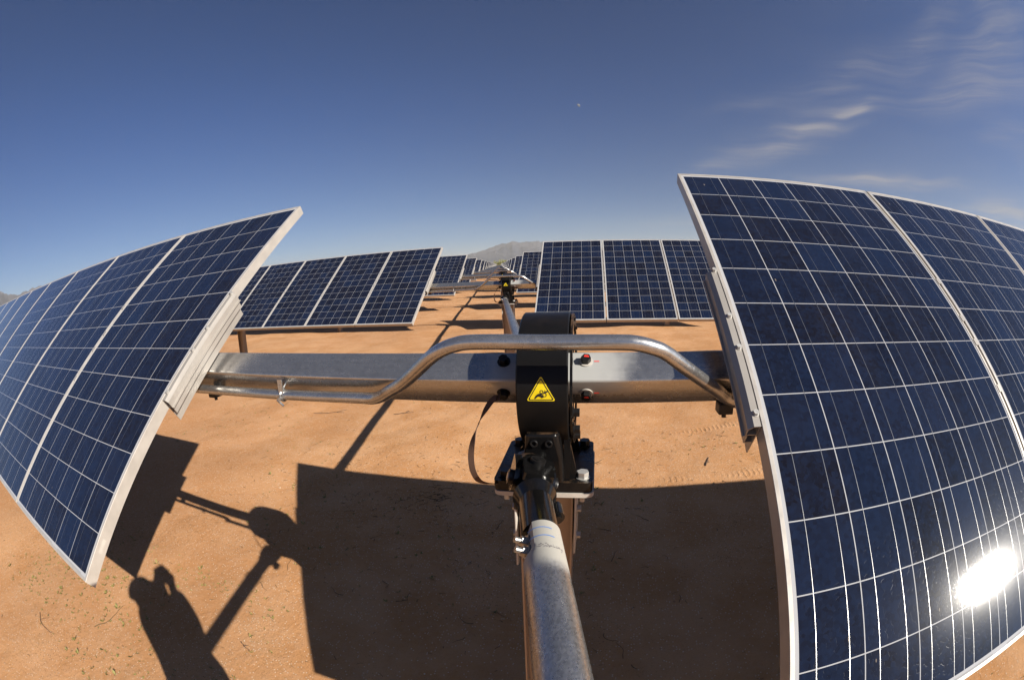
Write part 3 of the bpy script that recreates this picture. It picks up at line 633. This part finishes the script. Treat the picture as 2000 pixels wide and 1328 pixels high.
# ------------------------------------------------------------------ drive shaft segments
SHIFT = [0., 1., 0.]
def Sp(y, dx=0, dz=0): return Vector((SX(y)+dx+SHIFT[2]*(SHIFT[1]-y)/(SHIFT[1]-SHIFT[0]), y, SZ+dz))
SD = Vector((1, .2067, 0)).normalized(); UZ = Vector((0, 0, 1))
def on_pipe(y, a, r=.0404): return Sp(y)+(SD*math.cos(a)+UZ*math.sin(a))*r
def drive_shaft(ya, yb, first=False):
    """one pipe between the rear joint of one row and the front joint of the next; the joints are its own parts"""
    SHIFT[:] = [ya, yb, 0. if first else .080]
    base = Vector((SX((ya+yb)/2), (ya+yb)/2, ZG)); e = empty('drive_shaft', base)
    n4 = 56; ys = []
    y0, y1 = ya+.40, yb-.401
    for f in np.linspace(0, .18, 22): ys.append(y0+f)
    ys += list(np.linspace(y0+.30, y1-.30, 10))
    for f in np.linspace(.18, 0, 22): ys.append(y1-f)
    vs = []
    for y in ys:
        de = min(y-y0, y1-y); hmask = max(0., min(1., (.098-de)/.035)); hmask = hmask*hmask*(3-2*hmask)
        for i in range(n4):
            a = 2*math.pi*i/n4; da = abs((a-R(172)+math.pi) % (2*math.pi)-math.pi); g_ = max(0., 1-(da/R(56))**2)**.8
            vs.append(on_pipe(y, a, .040-.0135*g_*hmask))
    mb = MB(); ny = len(ys)
    mb.add(vs, [(i*n4+j, i*n4+(j+1) % n4, (i+1)*n4+(j+1) % n4, (i+1)*n4+j) for i in range(ny-1) for j in range(n4)], True)
    mb.add(vs[:n4], [tuple(range(n4))[::-1]]); mb.add(vs[-n4:], [tuple(range(n4))])
    mb.build('shaft_pipe', M['shaft'], e, base)
    for sgn, yend in ((1, yb), (-1, ya)):                   # joint at each end
        KJ = 1.16 if sgn > 0 else .5; j = Sp(yend-(.158 if sgn > 0 else .17)*sgn); D = dv*sgn; sd = D.cross(Vector((0, 0, 1))).normalized(); upv = sd.cross(D)
        rl = R(74); s1 = sd*math.cos(rl)+upv*math.sin(rl); u1 = -sd*math.sin(rl)+upv*math.cos(rl)
        MB().cyl(Sp(yend-.402*sgn), j-D*.070*KJ, .0330*KJ, 40).build('stub_shaft', M['gloss'], e, base)
        if sgn < 0:
            MB().cyl(Sp(yend+.11), Sp(yend+.26), .020, 24).build('stub_shaft', M['gloss'], e, base)
            continue
        ear = lambda q_: [(a_*KJ*(q_ if abs(a_) > .05 or q_ < 0 else 1), b_*KJ) for a_, b_ in ((-.060, -.031), (-.012, -.032), (.012, -.029), (.026, -.018), (.032, 0), (.026, .018), (.012, .029), (-.012, .032), (-.060, .031))]
        mb = MB(); mb.cyl(j-D*.100*KJ, j-D*.072*KJ, .0330*KJ, 40, r1=.044*KJ); mb.cyl(j-D*.073*KJ, j-D*.054*KJ, .044*KJ, 40, r1=.038*KJ)
        for q_ in (-1, 1): mb.prism(ear(1), j+s1*q_*.036*KJ, D, u1, s1*q_, -.009*KJ, .008*KJ)
        mb.build('joint_yoke', M['gloss'], e, base, bevel=.004*KJ, seg=3)
        mb = MB(); mb.cyl(j+D*.040*KJ, j+D*.072*KJ, .044*KJ, 40, r1=.036*KJ)
        for q_ in (-1, 1): mb.prism(ear(-1), j+u1*q_*.036*KJ, D, s1, u1*q_, -.009*KJ, .008*KJ)
        mb.build('joint_yoke', M['gloss'], e, base, bevel=.004*KJ, seg=3)
        mb = MB(); mb.cyl(j-s1*.053*KJ, j+s1*.053*KJ, .0165*KJ, 28); mb.cyl(j-u1*.053*KJ, j+u1*.053*KJ, .0165*KJ, 28)
        mb.build('joint_cross', M['dbolt'], e, base, bevel=.002)
        for ax_ in (s1, -s1, u1, -u1): MB().cyl(j+ax_*.0532*KJ, j+ax_*.0550*KJ, .0105*KJ, 24).build('bearing_cap', M['chrome' if abs(ax_.z) < .6 else 'dbolt'], e, base, bevel=.0006)
        if sgn < 0: continue
        mb = MB(); mb.cyl(Sp(yend-.20*sgn, .052, -.050), Sp(yend-.25*sgn, .052, -.050), .017, 20); mb.cyl(Sp(yend-.25*sgn, .052, -.050), Sp(yend-.262*sgn, .052, -.050), .010, 20)
        mb.cyl(Sp(yend-.225*sgn, .052, -.050), Sp(yend-.225*sgn, .020, -.020), .009, 12)
        mb.build('grease_plug', M['gloss'], e, base, bevel=.002)
        for q_ in (0, 1):
            yy = yend-(.401+.032+.033*q_)*sgn; c_ = on_pipe(yy, R(164), .0262); dd = (-SD*.86+UZ*.42-dv*sgn*.12).normalized()
            MB().cyl(c_, c_+dd*.006, .0165, 4, smooth=False).cyl(c_+dd*.006, c_+dd*.009, .0135, 24).cyl(c_+dd*.009, c_+dd*.019, .0108, 6, smooth=False).cyl(c_+dd*.019, c_+dd*.031, .0066, 16).build('clamp_bolt', M['chrome'], e, base, bevel=.0008)
    return e
e0 = drive_shaft(-4.6, 1.155, True)
tag(e0, 'nearest drive shaft, big grey pipe running from the bottom edge to the front gearbox', 'drive shaft', 'drive shafts between the tracker rows')
SHIFT[2] = 0.
bs_ = Vector((SX((-4.6+1.155)/2), (-4.6+1.155)/2, ZG))
pipe0 = [c for c in e0.children if c.name.startswith('shaft_pipe')][0]
for yy, a0, a1 in ((.724, 62, 132), (.696, 58, 130)):
    vs = []; fs = []
    for i in range(17):
        a = R(a0+(a1-a0)*i/16); bend = .003*math.sin(i/16*math.pi)
        for dy in (0, .0026): vs.append(on_pipe(yy+dy+bend, a))
        if i: fs.append((2*i-2, 2*i, 2*i+1, 2*i-1))
    MB().add(vs, fs).build('paint_mark', M['blue'], pipe0, bs_)
mb = MB(); rs = random.Random(3)
for k_ in range(44):
    a = R(rs.uniform(35, 105)); yy = .668-.008*abs(math.cos(a))+rs.uniform(-.005, .005); da = rs.uniform(.03, .09); dy = rs.uniform(.0012, .003)
    mb.add([on_pipe(y_, a_) for a_, y_ in [(a, yy), (a+da, yy+rs.uniform(-.002, .002)), (a+da, yy+dy), (a, yy+dy)]], [(0, 1, 2, 3)])
mb.build('scuff_mark', M['mark'], pipe0, bs_)

# ------------------------------------------------------------------ copies down the drive line
ordn = ['nearest', 'second', 'third', 'fourth', 'fifth', 'sixth', 'seventh', 'eighth', 'ninth', 'tenth']
def row_y(i): return [0, 5.7975, 11.948][i] if i < 3 else 11.948+6.1*(i-2)
tag(tr, 'nearest solar tracker, panel banks filling both sides with the big black gear drum between', 'solar tracker', 'solar tracker rows along the drive line')
NROW = 30
def _unused(nm): return nm.split('.')[0] in ('bolt', 'paint_mark', 'pictogram', 'scuff_mark', 'clamp_bolt', 'tie_rod', 'backsheet', 'junction_box', 'bonding_strap', 'gusset')
def copy_tree(src, parent, keep, depth=0):
    c_ = src.copy(); C.objects.link(c_)
    if parent: c_.parent = parent
    for ch in src.children:
        if keep(ch, depth+1): copy_tree(ch, c_, keep, depth+1)
    return c_
shafts = [e0]
for i in range(1, NROW):
    dy = row_y(i); shift = Vector((-.2067*dy, dy, 0))
    if i < 4: keep = lambda ch, d: True
    else:
        lim = 5.2 if i < 12 else 3.2
        def keep(ch, d, lim=lim, i=i):
            nm = ch.name.split('.')[0]
            if nm in ('bolt', 'paint_mark', 'pictogram', 'tie_rod', 'backsheet', 'junction_box', 'gusset', 'conduit_clamp', 'conduit_strap'): return False
            if i > 8 and nm in ('warning_sign', 'bonding_strap', 'shaft_boss', 'drum_flange'): return False
            if d == 1 and nm in ('solar_panel', 'mounting_rail') and abs(ch.location.x) > lim: return False
            return True
    c_ = copy_tree(tr, None, keep); c_.location = BASE+shift
    if i >= 12 or i >= 4:
        for ch in c_.children:
            if ch.name.startswith('torque_tube') or ch.name.startswith('post') or ch.name.startswith('bearing'): pass
    if i == 1: lb = 'second solar tracker row, seen just past the big black gear drum'
    elif i < 6: lb = ordn[i]+' solar tracker row counted along the drive line from the camera'
    elif i < 10: lb = ordn[i]+' solar tracker row along the drive line, small in the distance'
    else: lb = 'one of the tiny far solar tracker rows vanishing under the mountain'
    tag(c_, lb, 'solar tracker', 'solar tracker rows along the drive line')
s1_ = drive_shaft(1.30, 1.155+row_y(1))
tag(s1_, 'second drive shaft, galvanized pipe passing behind the big black drum to the second row', 'drive shaft', 'drive shafts between the tracker rows')
s2_ = drive_shaft(1.30+row_y(1), 1.155+row_y(2))
tag(s2_, 'third drive shaft, between the second and third tracker rows', 'drive shaft', 'drive shafts between the tracker rows')
s3_ = drive_shaft(1.30+row_y(2), 1.155+row_y(3))
tag(s3_, 'fourth drive shaft, between the third and fourth tracker rows', 'drive shaft', 'drive shafts between the tracker rows')
for i in range(4, NROW):
    keep = lambda ch, d: not ch.name.startswith(('clamp_bolt', 'grease_plug'))
    c_ = copy_tree(s3_, None, keep); dy = row_y(i)-row_y(3); c_.location = s3_.location+Vector((-.2067*dy, dy, 0))
    if i < 9: lb = ordn[i]+' drive shaft along the line, leading to the %s row' % ordn[i]
    else: lb = 'one of the tiny far drive shafts lined up towards the mountain'
    tag(c_, lb, 'drive shaft', 'drive shafts between the tracker rows')

# ------------------------------------------------------------------ shrubs at the end of the drive line
def shrub(x, y, h_, w_, label, seed):
    rs = random.Random(seed); e = empty('desert_shrub', (x, y, ZG)); mb = MB(); tk = MB()
    cl = [(rs.uniform(-w_, w_)*.6, rs.uniform(-w_, w_)*.5, h_*rs.uniform(.35, .85), rs.uniform(.22, .42)*w_) for _ in range(9)]
    for (a, b, c_, r_) in cl:
        tk.tube([(0, 0, 0), (a*.3, b*.3, c_*.45), (a, b, c_)], [.14, .09, .03], 6)
        for _ in range(60):
            v_ = Vector((rs.gauss(0, 1), rs.gauss(0, 1), rs.gauss(0, 1))).normalized()*r_*rs.random()**.4; p_ = Vector((a, b, c_))+v_
            s_ = rs.uniform(.10, .28); A = Vector((rs.gauss(0, 1), rs.gauss(0, 1), rs.gauss(0, 1))).normalized(); B = A.orthogonal().normalized()
            mb.add([p_-A*s_, p_+B*s_*.6, p_+A*s_, p_-B*s_*.6], [(0, 1, 2, 3)])
    mb.build('crown', M['leaf'], e); tk.build('trunk', M['bark'], e)
    return tag(e, label, 'shrub', 'shrubs at the far end of the rows')
rs = random.Random(11)
for i in range(16):
    d = 215+rs.uniform(0, 40); a = -14.2+.55*i+rs.uniform(-.2, .2); hh = rs.uniform(2.6, 4.6)
    shrub(CAM.x+d*math.sin(R(a)), d*math.cos(R(a)), hh, hh*.6, 'olive desert shrub in the far thicket where the drive line vanishes', i)

# ------------------------------------------------------------------ moon (the sunlit half only shows by day)
md = 40000.0; ma, me_ = R(-.6), R(20.0)
mdir = Vector((math.sin(ma)*math.cos(me_), math.cos(ma)*math.cos(me_), math.sin(me_)))
mr = md*math.tan(R(.26)); bm = bmesh.new(); bmesh.ops.create_icosphere(bm, subdivisions=4, radius=mr)
bmesh.ops.bisect_plane(bm, geom=bm.verts[:]+bm.edges[:]+bm.faces[:], plane_co=S*mr*.10, plane_no=S, clear_inner=True)
me = bpy.data.meshes.new('moon'); bm.to_mesh(me); bm.free(); me.materials.append(M['moon'])
for pl in me.polygons: pl.use_smooth = True
mo = bpy.data.objects.new('moon', me); C.objects.link(mo); mo.location = CAM+mdir*md
tag(mo, 'faint white daytime moon in the blue sky', 'moon')

# ------------------------------------------------------------------ small things lying on the sand
def gz(x, y): return ZG+float(gh(np.float64(x), np.float64(y)))
rs = random.Random(5)
mb = MB()
for i in range(1900):                                        # green seedlings, in loose drifts
    while True:
        x = rs.uniform(-9, 4) if i % 4 else rs.uniform(-4, -1.5); y = rs.uniform(.1, 9) if i % 4 else rs.uniform(.1, 1.6)
        dn = noise.noise(Vector((x*.55, y*.55, 2.))); 
        w_ = 1 if (x < -1.3 and y < 1.6 and x > -4.5) else 0
        if dn > .12 or (w_ and dn > -.3): break
        if rs.random() < .5 : continue
    s_ = rs.uniform(.006, .015)*(1.6 if rs.random() < .15 else 1); z = gz(x, y)
    for j in range(rs.randint(3, 6)):
        a = rs.uniform(0, 6.28); l = s_*rs.uniform(.7, 1.4); d_ = Vector((math.cos(a), math.sin(a), rs.uniform(.35, 1.1)))*l; sd = Vector((-math.sin(a), math.cos(a), 0))*l*.28
        o = Vector((x, y, z)); mb.add([o, o+d_*.6+sd, o+d_, o+d_*.6-sd], [(0, 1, 2, 3)])
tag(mb.build('seedlings', M['sprout']), 'tiny green seedlings scattered over the sand', kind='stuff')
mb = MB(); mbl = MB()
for i in range(2600):
    r_ = abs(rs.gauss(0, 4.5)); a = rs.uniform(0, 6.28); x = -1+r_*math.cos(a)*1.2; y = 3+r_*math.sin(a)
    s_ = rs.uniform(.0018, .005)*(1.8 if rs.random() < .05 else 1); z = gz(x, y)
    q_ = [Vector((rs.uniform(.6, 1.2)*s_*math.cos(t_), rs.uniform(.6, 1.2)*s_*math.sin(t_), 0)) for t_ in (0, 1.3, 2.5, 3.7, 5.0)]
    vs = [Vector((x, y, z-.001))+p_ for p_ in q_]+[Vector((x, y, z+s_*.55))+p_*.55 for p_ in q_]
    (mb if i % 3 else mbl).add(vs, [(j, (j+1) % 5, 5+(j+1) % 5, 5+j) for j in range(5)]+[(5, 6, 7, 8, 9)])
M['peb'] = simple('brown_pebble', (.24, .13, .07), .9, 0, scale=90); M['pebl'] = simple('pale_pebble', (.55, .45, .34), .8, 0, scale=90)
tag(mb.build('pebbles', M['peb']), 'small brown grit on the sand', kind='stuff'); tag(mbl.build('pebbles', M['pebl']), 'small pale grit on the sand', kind='stuff')
def curvy(x, y, a, L, r0, seed, branches=0, m_='twig', lift=.004):
    q_ = random.Random(seed); pts = []; px_, py_ = x, y; aa_ = a
    nseg = 7
    for i in range(nseg+1):
        pts.append(Vector((px_, py_, gz(px_, py_)+r0*.7+lift*math.sin(i/nseg*math.pi))))
        aa_ += q_.uniform(-.45, .45); px_ += math.cos(aa_)*L/nseg; py_ += math.sin(aa_)*L/nseg
    mb.tube(catmull(pts, 2), [r0*(1-.6*i/(2*nseg)) for i in range(2*nseg+1)], 6)
    for b_ in range(branches):
        s_ = pts[q_.randint(2, 5)]; ang = aa_+q_.choice((-1, 1))*q_.uniform(.5, 1.1); ee = s_+Vector((math.cos(ang), math.sin(ang), 0))*L*q_.uniform(.15, .35)
        ee.z = gz(ee.x, ee.y)+r0; mb.tube([s_, (s_+ee)/2+Vector((0, 0, .004)), ee], [r0*.6, r0*.5, r0*.3], 5)
mb = MB()
for i in range(1700):
    r_ = abs(rs.gauss(0, 4)); a = rs.uniform(0, 6.28); x = -1+r_*math.cos(a)*1.3; y = 3.2+r_*math.sin(a)
    curvy(x, y, rs.uniform(0, 6.28), rs.uniform(.015, .05)*(3 if rs.random() < .08 else 1), rs.uniform(.0012, .0028), i)
tag(mb.build('twig_litter', M['twig']), 'short dry twig litter strewn over the sand', kind='stuff')
sticks = [(-3.19, .165, -.1, .34, .0032, 1, 'darktwig', 'crooked dark stick lying on the sand in the lower left corner'),
          (-2.64, .50, 1.15, .36, .0038, 0, 'twig', 'thin pale twig on the sand left of the person shadow'),
          (1.37, 3.86, 1.50, .20, .0060, 2, 'darktwig', 'short dark piece of brushwood on the sand left of the right panel bank'),
          (-3.62, 5.12, -.20, .50, .0045, 2, 'darktwig', 'long twig on sunlit sand below the conduit hanger'),
          (-2.34, 5.22, -.30, .28, .0050, 3, 'darktwig', 'forked twig on the sand close to the left side of the shaft shadow'),
          (.19, 3.98, .05, .26, .0045, 1, 'twig', 'thin twig on the sand just right of the gearbox plate'),
          (-1.58, 1.12, -.8, .13, .0030, 1, 'darktwig', 'small dark twig beside the person shadow near the bottom edge')]
for i, (x, y, a, L, r0, b_, m_, lb) in enumerate(sticks):
    mb = MB(); curvy(x, y, a, L, r0, 100+i, b_); o = mb.build('stick', M[m_]); tag(o, lb, 'stick', 'loose sticks on the sand')

# ------------------------------------------------------------------ photographer behind the lens (its shadow falls on the sand at the left)
PX, PY = .150, -.205
def skin_mesh(name, verts, edges, radii, matr, parent, root=0, sub=2):
    me = bpy.data.meshes.new(name); me.from_pydata(verts, edges, []); o = bpy.data.objects.new(name, me); C.objects.link(o)
    o.modifiers.new('skin', 'SKIN'); 
    sv = me.skin_vertices[0].data if me.skin_vertices else None
    if sv is None:
        bpy.context.view_layer.objects.active = o; sv = me.skin_vertices[0].data
    for i, r_ in enumerate(radii): sv[i].radius = (r_, r_) if not isinstance(r_, tuple) else r_; sv[i].use_root = (i == root)
    s_ = o.modifiers.new('sub', 'SUBSURF'); s_.levels = sub; s_.render_levels = sub
    o.data.materials.append(matr)
    if parent: o.parent = parent
    return o
pe = empty('person', (PX, PY, gz(PX, PY)))
HZ = 1.90/1.78
g0 = .035
def hz_(v): return v*HZ
# the body stands upright facing +Y, both arms raised to hold the camera in front of the face
sh, hip = hz_(1.46), hz_(.96)
cam_l = CAM-Vector((PX, PY, gz(PX, PY)))
hl = cam_l+Vector((-.085, -.062, -.012)); hr = cam_l+Vector((.085, -.062, -.012))
V = [(0, 0, hip), (0, .0, hz_(1.12)), (0, .01, hz_(1.28)), (0, .0, sh-.02), (-.015, -.02, hz_(1.53)), (-.028, -.055, hz_(1.60)), (-.030, -.062, hz_(1.68)), (-.030, -.065, hz_(1.735)),
     (-.16, .01, sh-.01), (-.185, .14, sh-.20), tuple(hl+Vector((-.03, -.035, -.075))), tuple(hl),
     (.16, .01, sh-.01), (.20, .14, sh-.12), tuple(hr+Vector((.03, -.035, -.075))), tuple(hr),
     (-.09, 0, hz_(.90)), (-.11, .02, hz_(.50)), (-.12, -.01, hz_(.09)), (-.125, .10, .035),
     (.09, 0, hz_(.90)), (.11, .02, hz_(.50)), (.12, -.01, hz_(.09)), (.125, .10, .035)]
E_ = [(0, 1), (1, 2), (2, 3), (3, 4), (4, 5), (5, 6), (6, 7), (3, 8), (8, 9), (9, 10), (10, 11), (3, 12), (12, 13), (13, 14), (14, 15),
      (0, 16), (16, 17), (17, 18), (18, 19), (0, 20), (20, 21), (21, 22), (22, 23)]
RR = [(.15, .11), (.135, .10), (.155, .115), (.15, .105), .058, .088, .098, .075, .075, .058, .036, .036, .075, .058, .036, .036, .10, .066, .042, .045, .10, .066, .042, .045]
body = skin_mesh('body', V, E_, RR, M['skin'], pe)
# clothing: shells slightly larger than the limbs they cover
skin_mesh('jacket', [(0, .05, hip), (0, .05, hz_(1.12)), (0, .035, hz_(1.28))]+[V[i] for i in (3, 8, 9, 10, 12, 13, 14)], [(0, 1), (1, 2), (2, 3), (3, 4), (4, 5), (5, 6), (3, 7), (7, 8), (8, 9)],
          [(.23, .23), (.22, .21), (.21, .18), (.18, .13), .10, .092, .074, .10, .092, .074], M['shirt'], pe)
skin_mesh('trousers', [V[0]]+[V[i] for i in (16, 17, 18, 20, 21, 22)], [(0, 1), (1, 2), (2, 3), (0, 4), (4, 5), (5, 6)],
          [(.19, .15), .125, .084, .062, .125, .084, .062], M['trouser'], pe)
for s_ in (-1, 1):
    skin_mesh('boot', [(s_*.12, -.03, .09), (s_*.12, -.02, .045), (s_*.125, .10, .040), (s_*.13, .18, .032)], [(0, 1), (1, 2), (2, 3)], [.060, .055, .050, .040], M['boot'], pe)
hd_ = Vector((-.030, -.060, hz_(1.665)))
mb = MB()                                                   # cap with a short bill
for i in range(7):
    pass
cap_r = .112; rings = []
for i in range(8):
    t_ = i/7*math.pi/2; rings.append([hd_+Vector((cap_r*math.cos(t_)*math.cos(a_)*.93, cap_r*math.cos(t_)*math.sin(a_)*1.08, .018+cap_r*1.02*math.sin(t_))) for a_ in [2*math.pi*j/28 for j in range(28)]])
vs = [p_ for r_ in rings for p_ in r_]
mb.add(vs, [(i*28+j, i*28+(j+1) % 28, (i+1)*28+(j+1) % 28, (i+1)*28+j) for i in range(7) for j in range(28)], True)
bill = [hd_+Vector((math.sin(a_)*.085, .10+math.cos(a_)*.075, .020-.018*math.cos(a_))) for a_ in [R(-90+180*j/12) for j in range(13)]]
mb.add(bill+[b_+Vector((0, 0, .005)) for b_ in bill], [tuple(range(13)), tuple(range(13, 26))[::-1]]+[(j, j+1, 14+j, 13+j) for j in range(12)])
mb.build('cap', M['trouser'], pe)
# face: nose, ears, eyes, mouth
MB().tube([hd_+Vector((0, .096, .014)), hd_+Vector((0, .122, -.018)), hd_+Vector((0, .100, -.030))], [.007, .014, .010], 10).build('nose', M['skin'], pe)
MB().tube([hd_+Vector((-.024, .094, -.055)), hd_+Vector((0, .104, -.056)), hd_+Vector((.024, .094, -.055))], [.004, .008, .004], 8).build('mouth', M['skin'], pe)
for s_ in (-1, 1):
    MB().tube([hd_+Vector((s_*.088, -.005, .02)), hd_+Vector((s_*.104, -.018, .005)), hd_+Vector((s_*.092, -.008, -.03))], [.010, .014, .009], 8).build('ear', M['skin'], pe)
    MB().tube([hd_+Vector((s_*.034, .085, .012)), hd_+Vector((s_*.034, .099, .012))], [.011, .007], 12).build('eye', M['ink'], pe)
# fingers wrap the camera body from each side, thumb behind
for s_, hh in ((-1, hl), (1, hr)):
    vv = [tuple(hh)]; ee = []; rr = [.030]
    for f_ in range(4):
        z_ = .026-.019*f_; L_ = (.85, 1., .95, .75)[f_]
        pts = [hh+Vector((s_*.006, .022, z_)), hh+Vector((-s_*.002, .040*L_, z_-.002)), hh+Vector((-s_*.018, .050*L_, z_-.005)), hh+Vector((-s_*.032, .048*L_, z_-.008))]
        b_ = len(vv); vv += [tuple(q_) for q_ in pts]; ee += [(0, b_), (b_, b_+1), (b_+1, b_+2), (b_+2, b_+3)]; rr += [.0095, .009, .0085, .0075]
    pts = [hh+Vector((-s_*.004, -.016, .018)), hh+Vector((-s_*.020, -.026, .026)), hh+Vector((-s_*.040, -.026, .028))]
    b_ = len(vv); vv += [tuple(q_) for q_ in pts]; ee += [(0, b_), (b_, b_+1), (b_+1, b_+2)]; rr += [.012, .011, .009]
    skin_mesh('hand', vv, ee, rr, M['skin'], pe, sub=1)
tag(pe, 'person in a cap whose shadow with raised arms lies on the sand', 'person')
# the camera in the hands; its glass sits just behind the point of view
cb = CAM-fw*.012; ce = empty('camera', cb)
rm = Matrix((rt2, fw, up2)).transposed()
def cpt(a, b, c_): return rm @ Vector((a, b, c_))
mb = MB(); mb.add([cpt(a, b, c_) for a in (-.070, .070) for b in (-.105, -.045) for c_ in (-.055, .045)], [(0, 1, 3, 2), (4, 6, 7, 5), (0, 4, 5, 1), (2, 3, 7, 6), (0, 2, 6, 4), (1, 5, 7, 3)])
mb.add([cpt(a*(1 if c_ < .06 else .6), b, c_) for a in (-.034, .034) for b in (-.100, -.035) for c_ in (.0455, .076)], [(0, 1, 3, 2), (4, 6, 7, 5), (0, 4, 5, 1), (2, 3, 7, 6), (0, 2, 6, 4), (1, 5, 7, 3)])
mb.build('camera_body', M['jbox'], ce, bevel=.006, seg=3)
MB().cyl(cpt(0, -.0445, 0), cpt(0, -.004, 0), .031, 36).cyl(cpt(0, -.020, 0), cpt(0, -.010, 0), .0325, 36).build('lens', M['jbox'], ce, bevel=.001)
tag(ce, 'black camera held up in front of the person', 'camera')
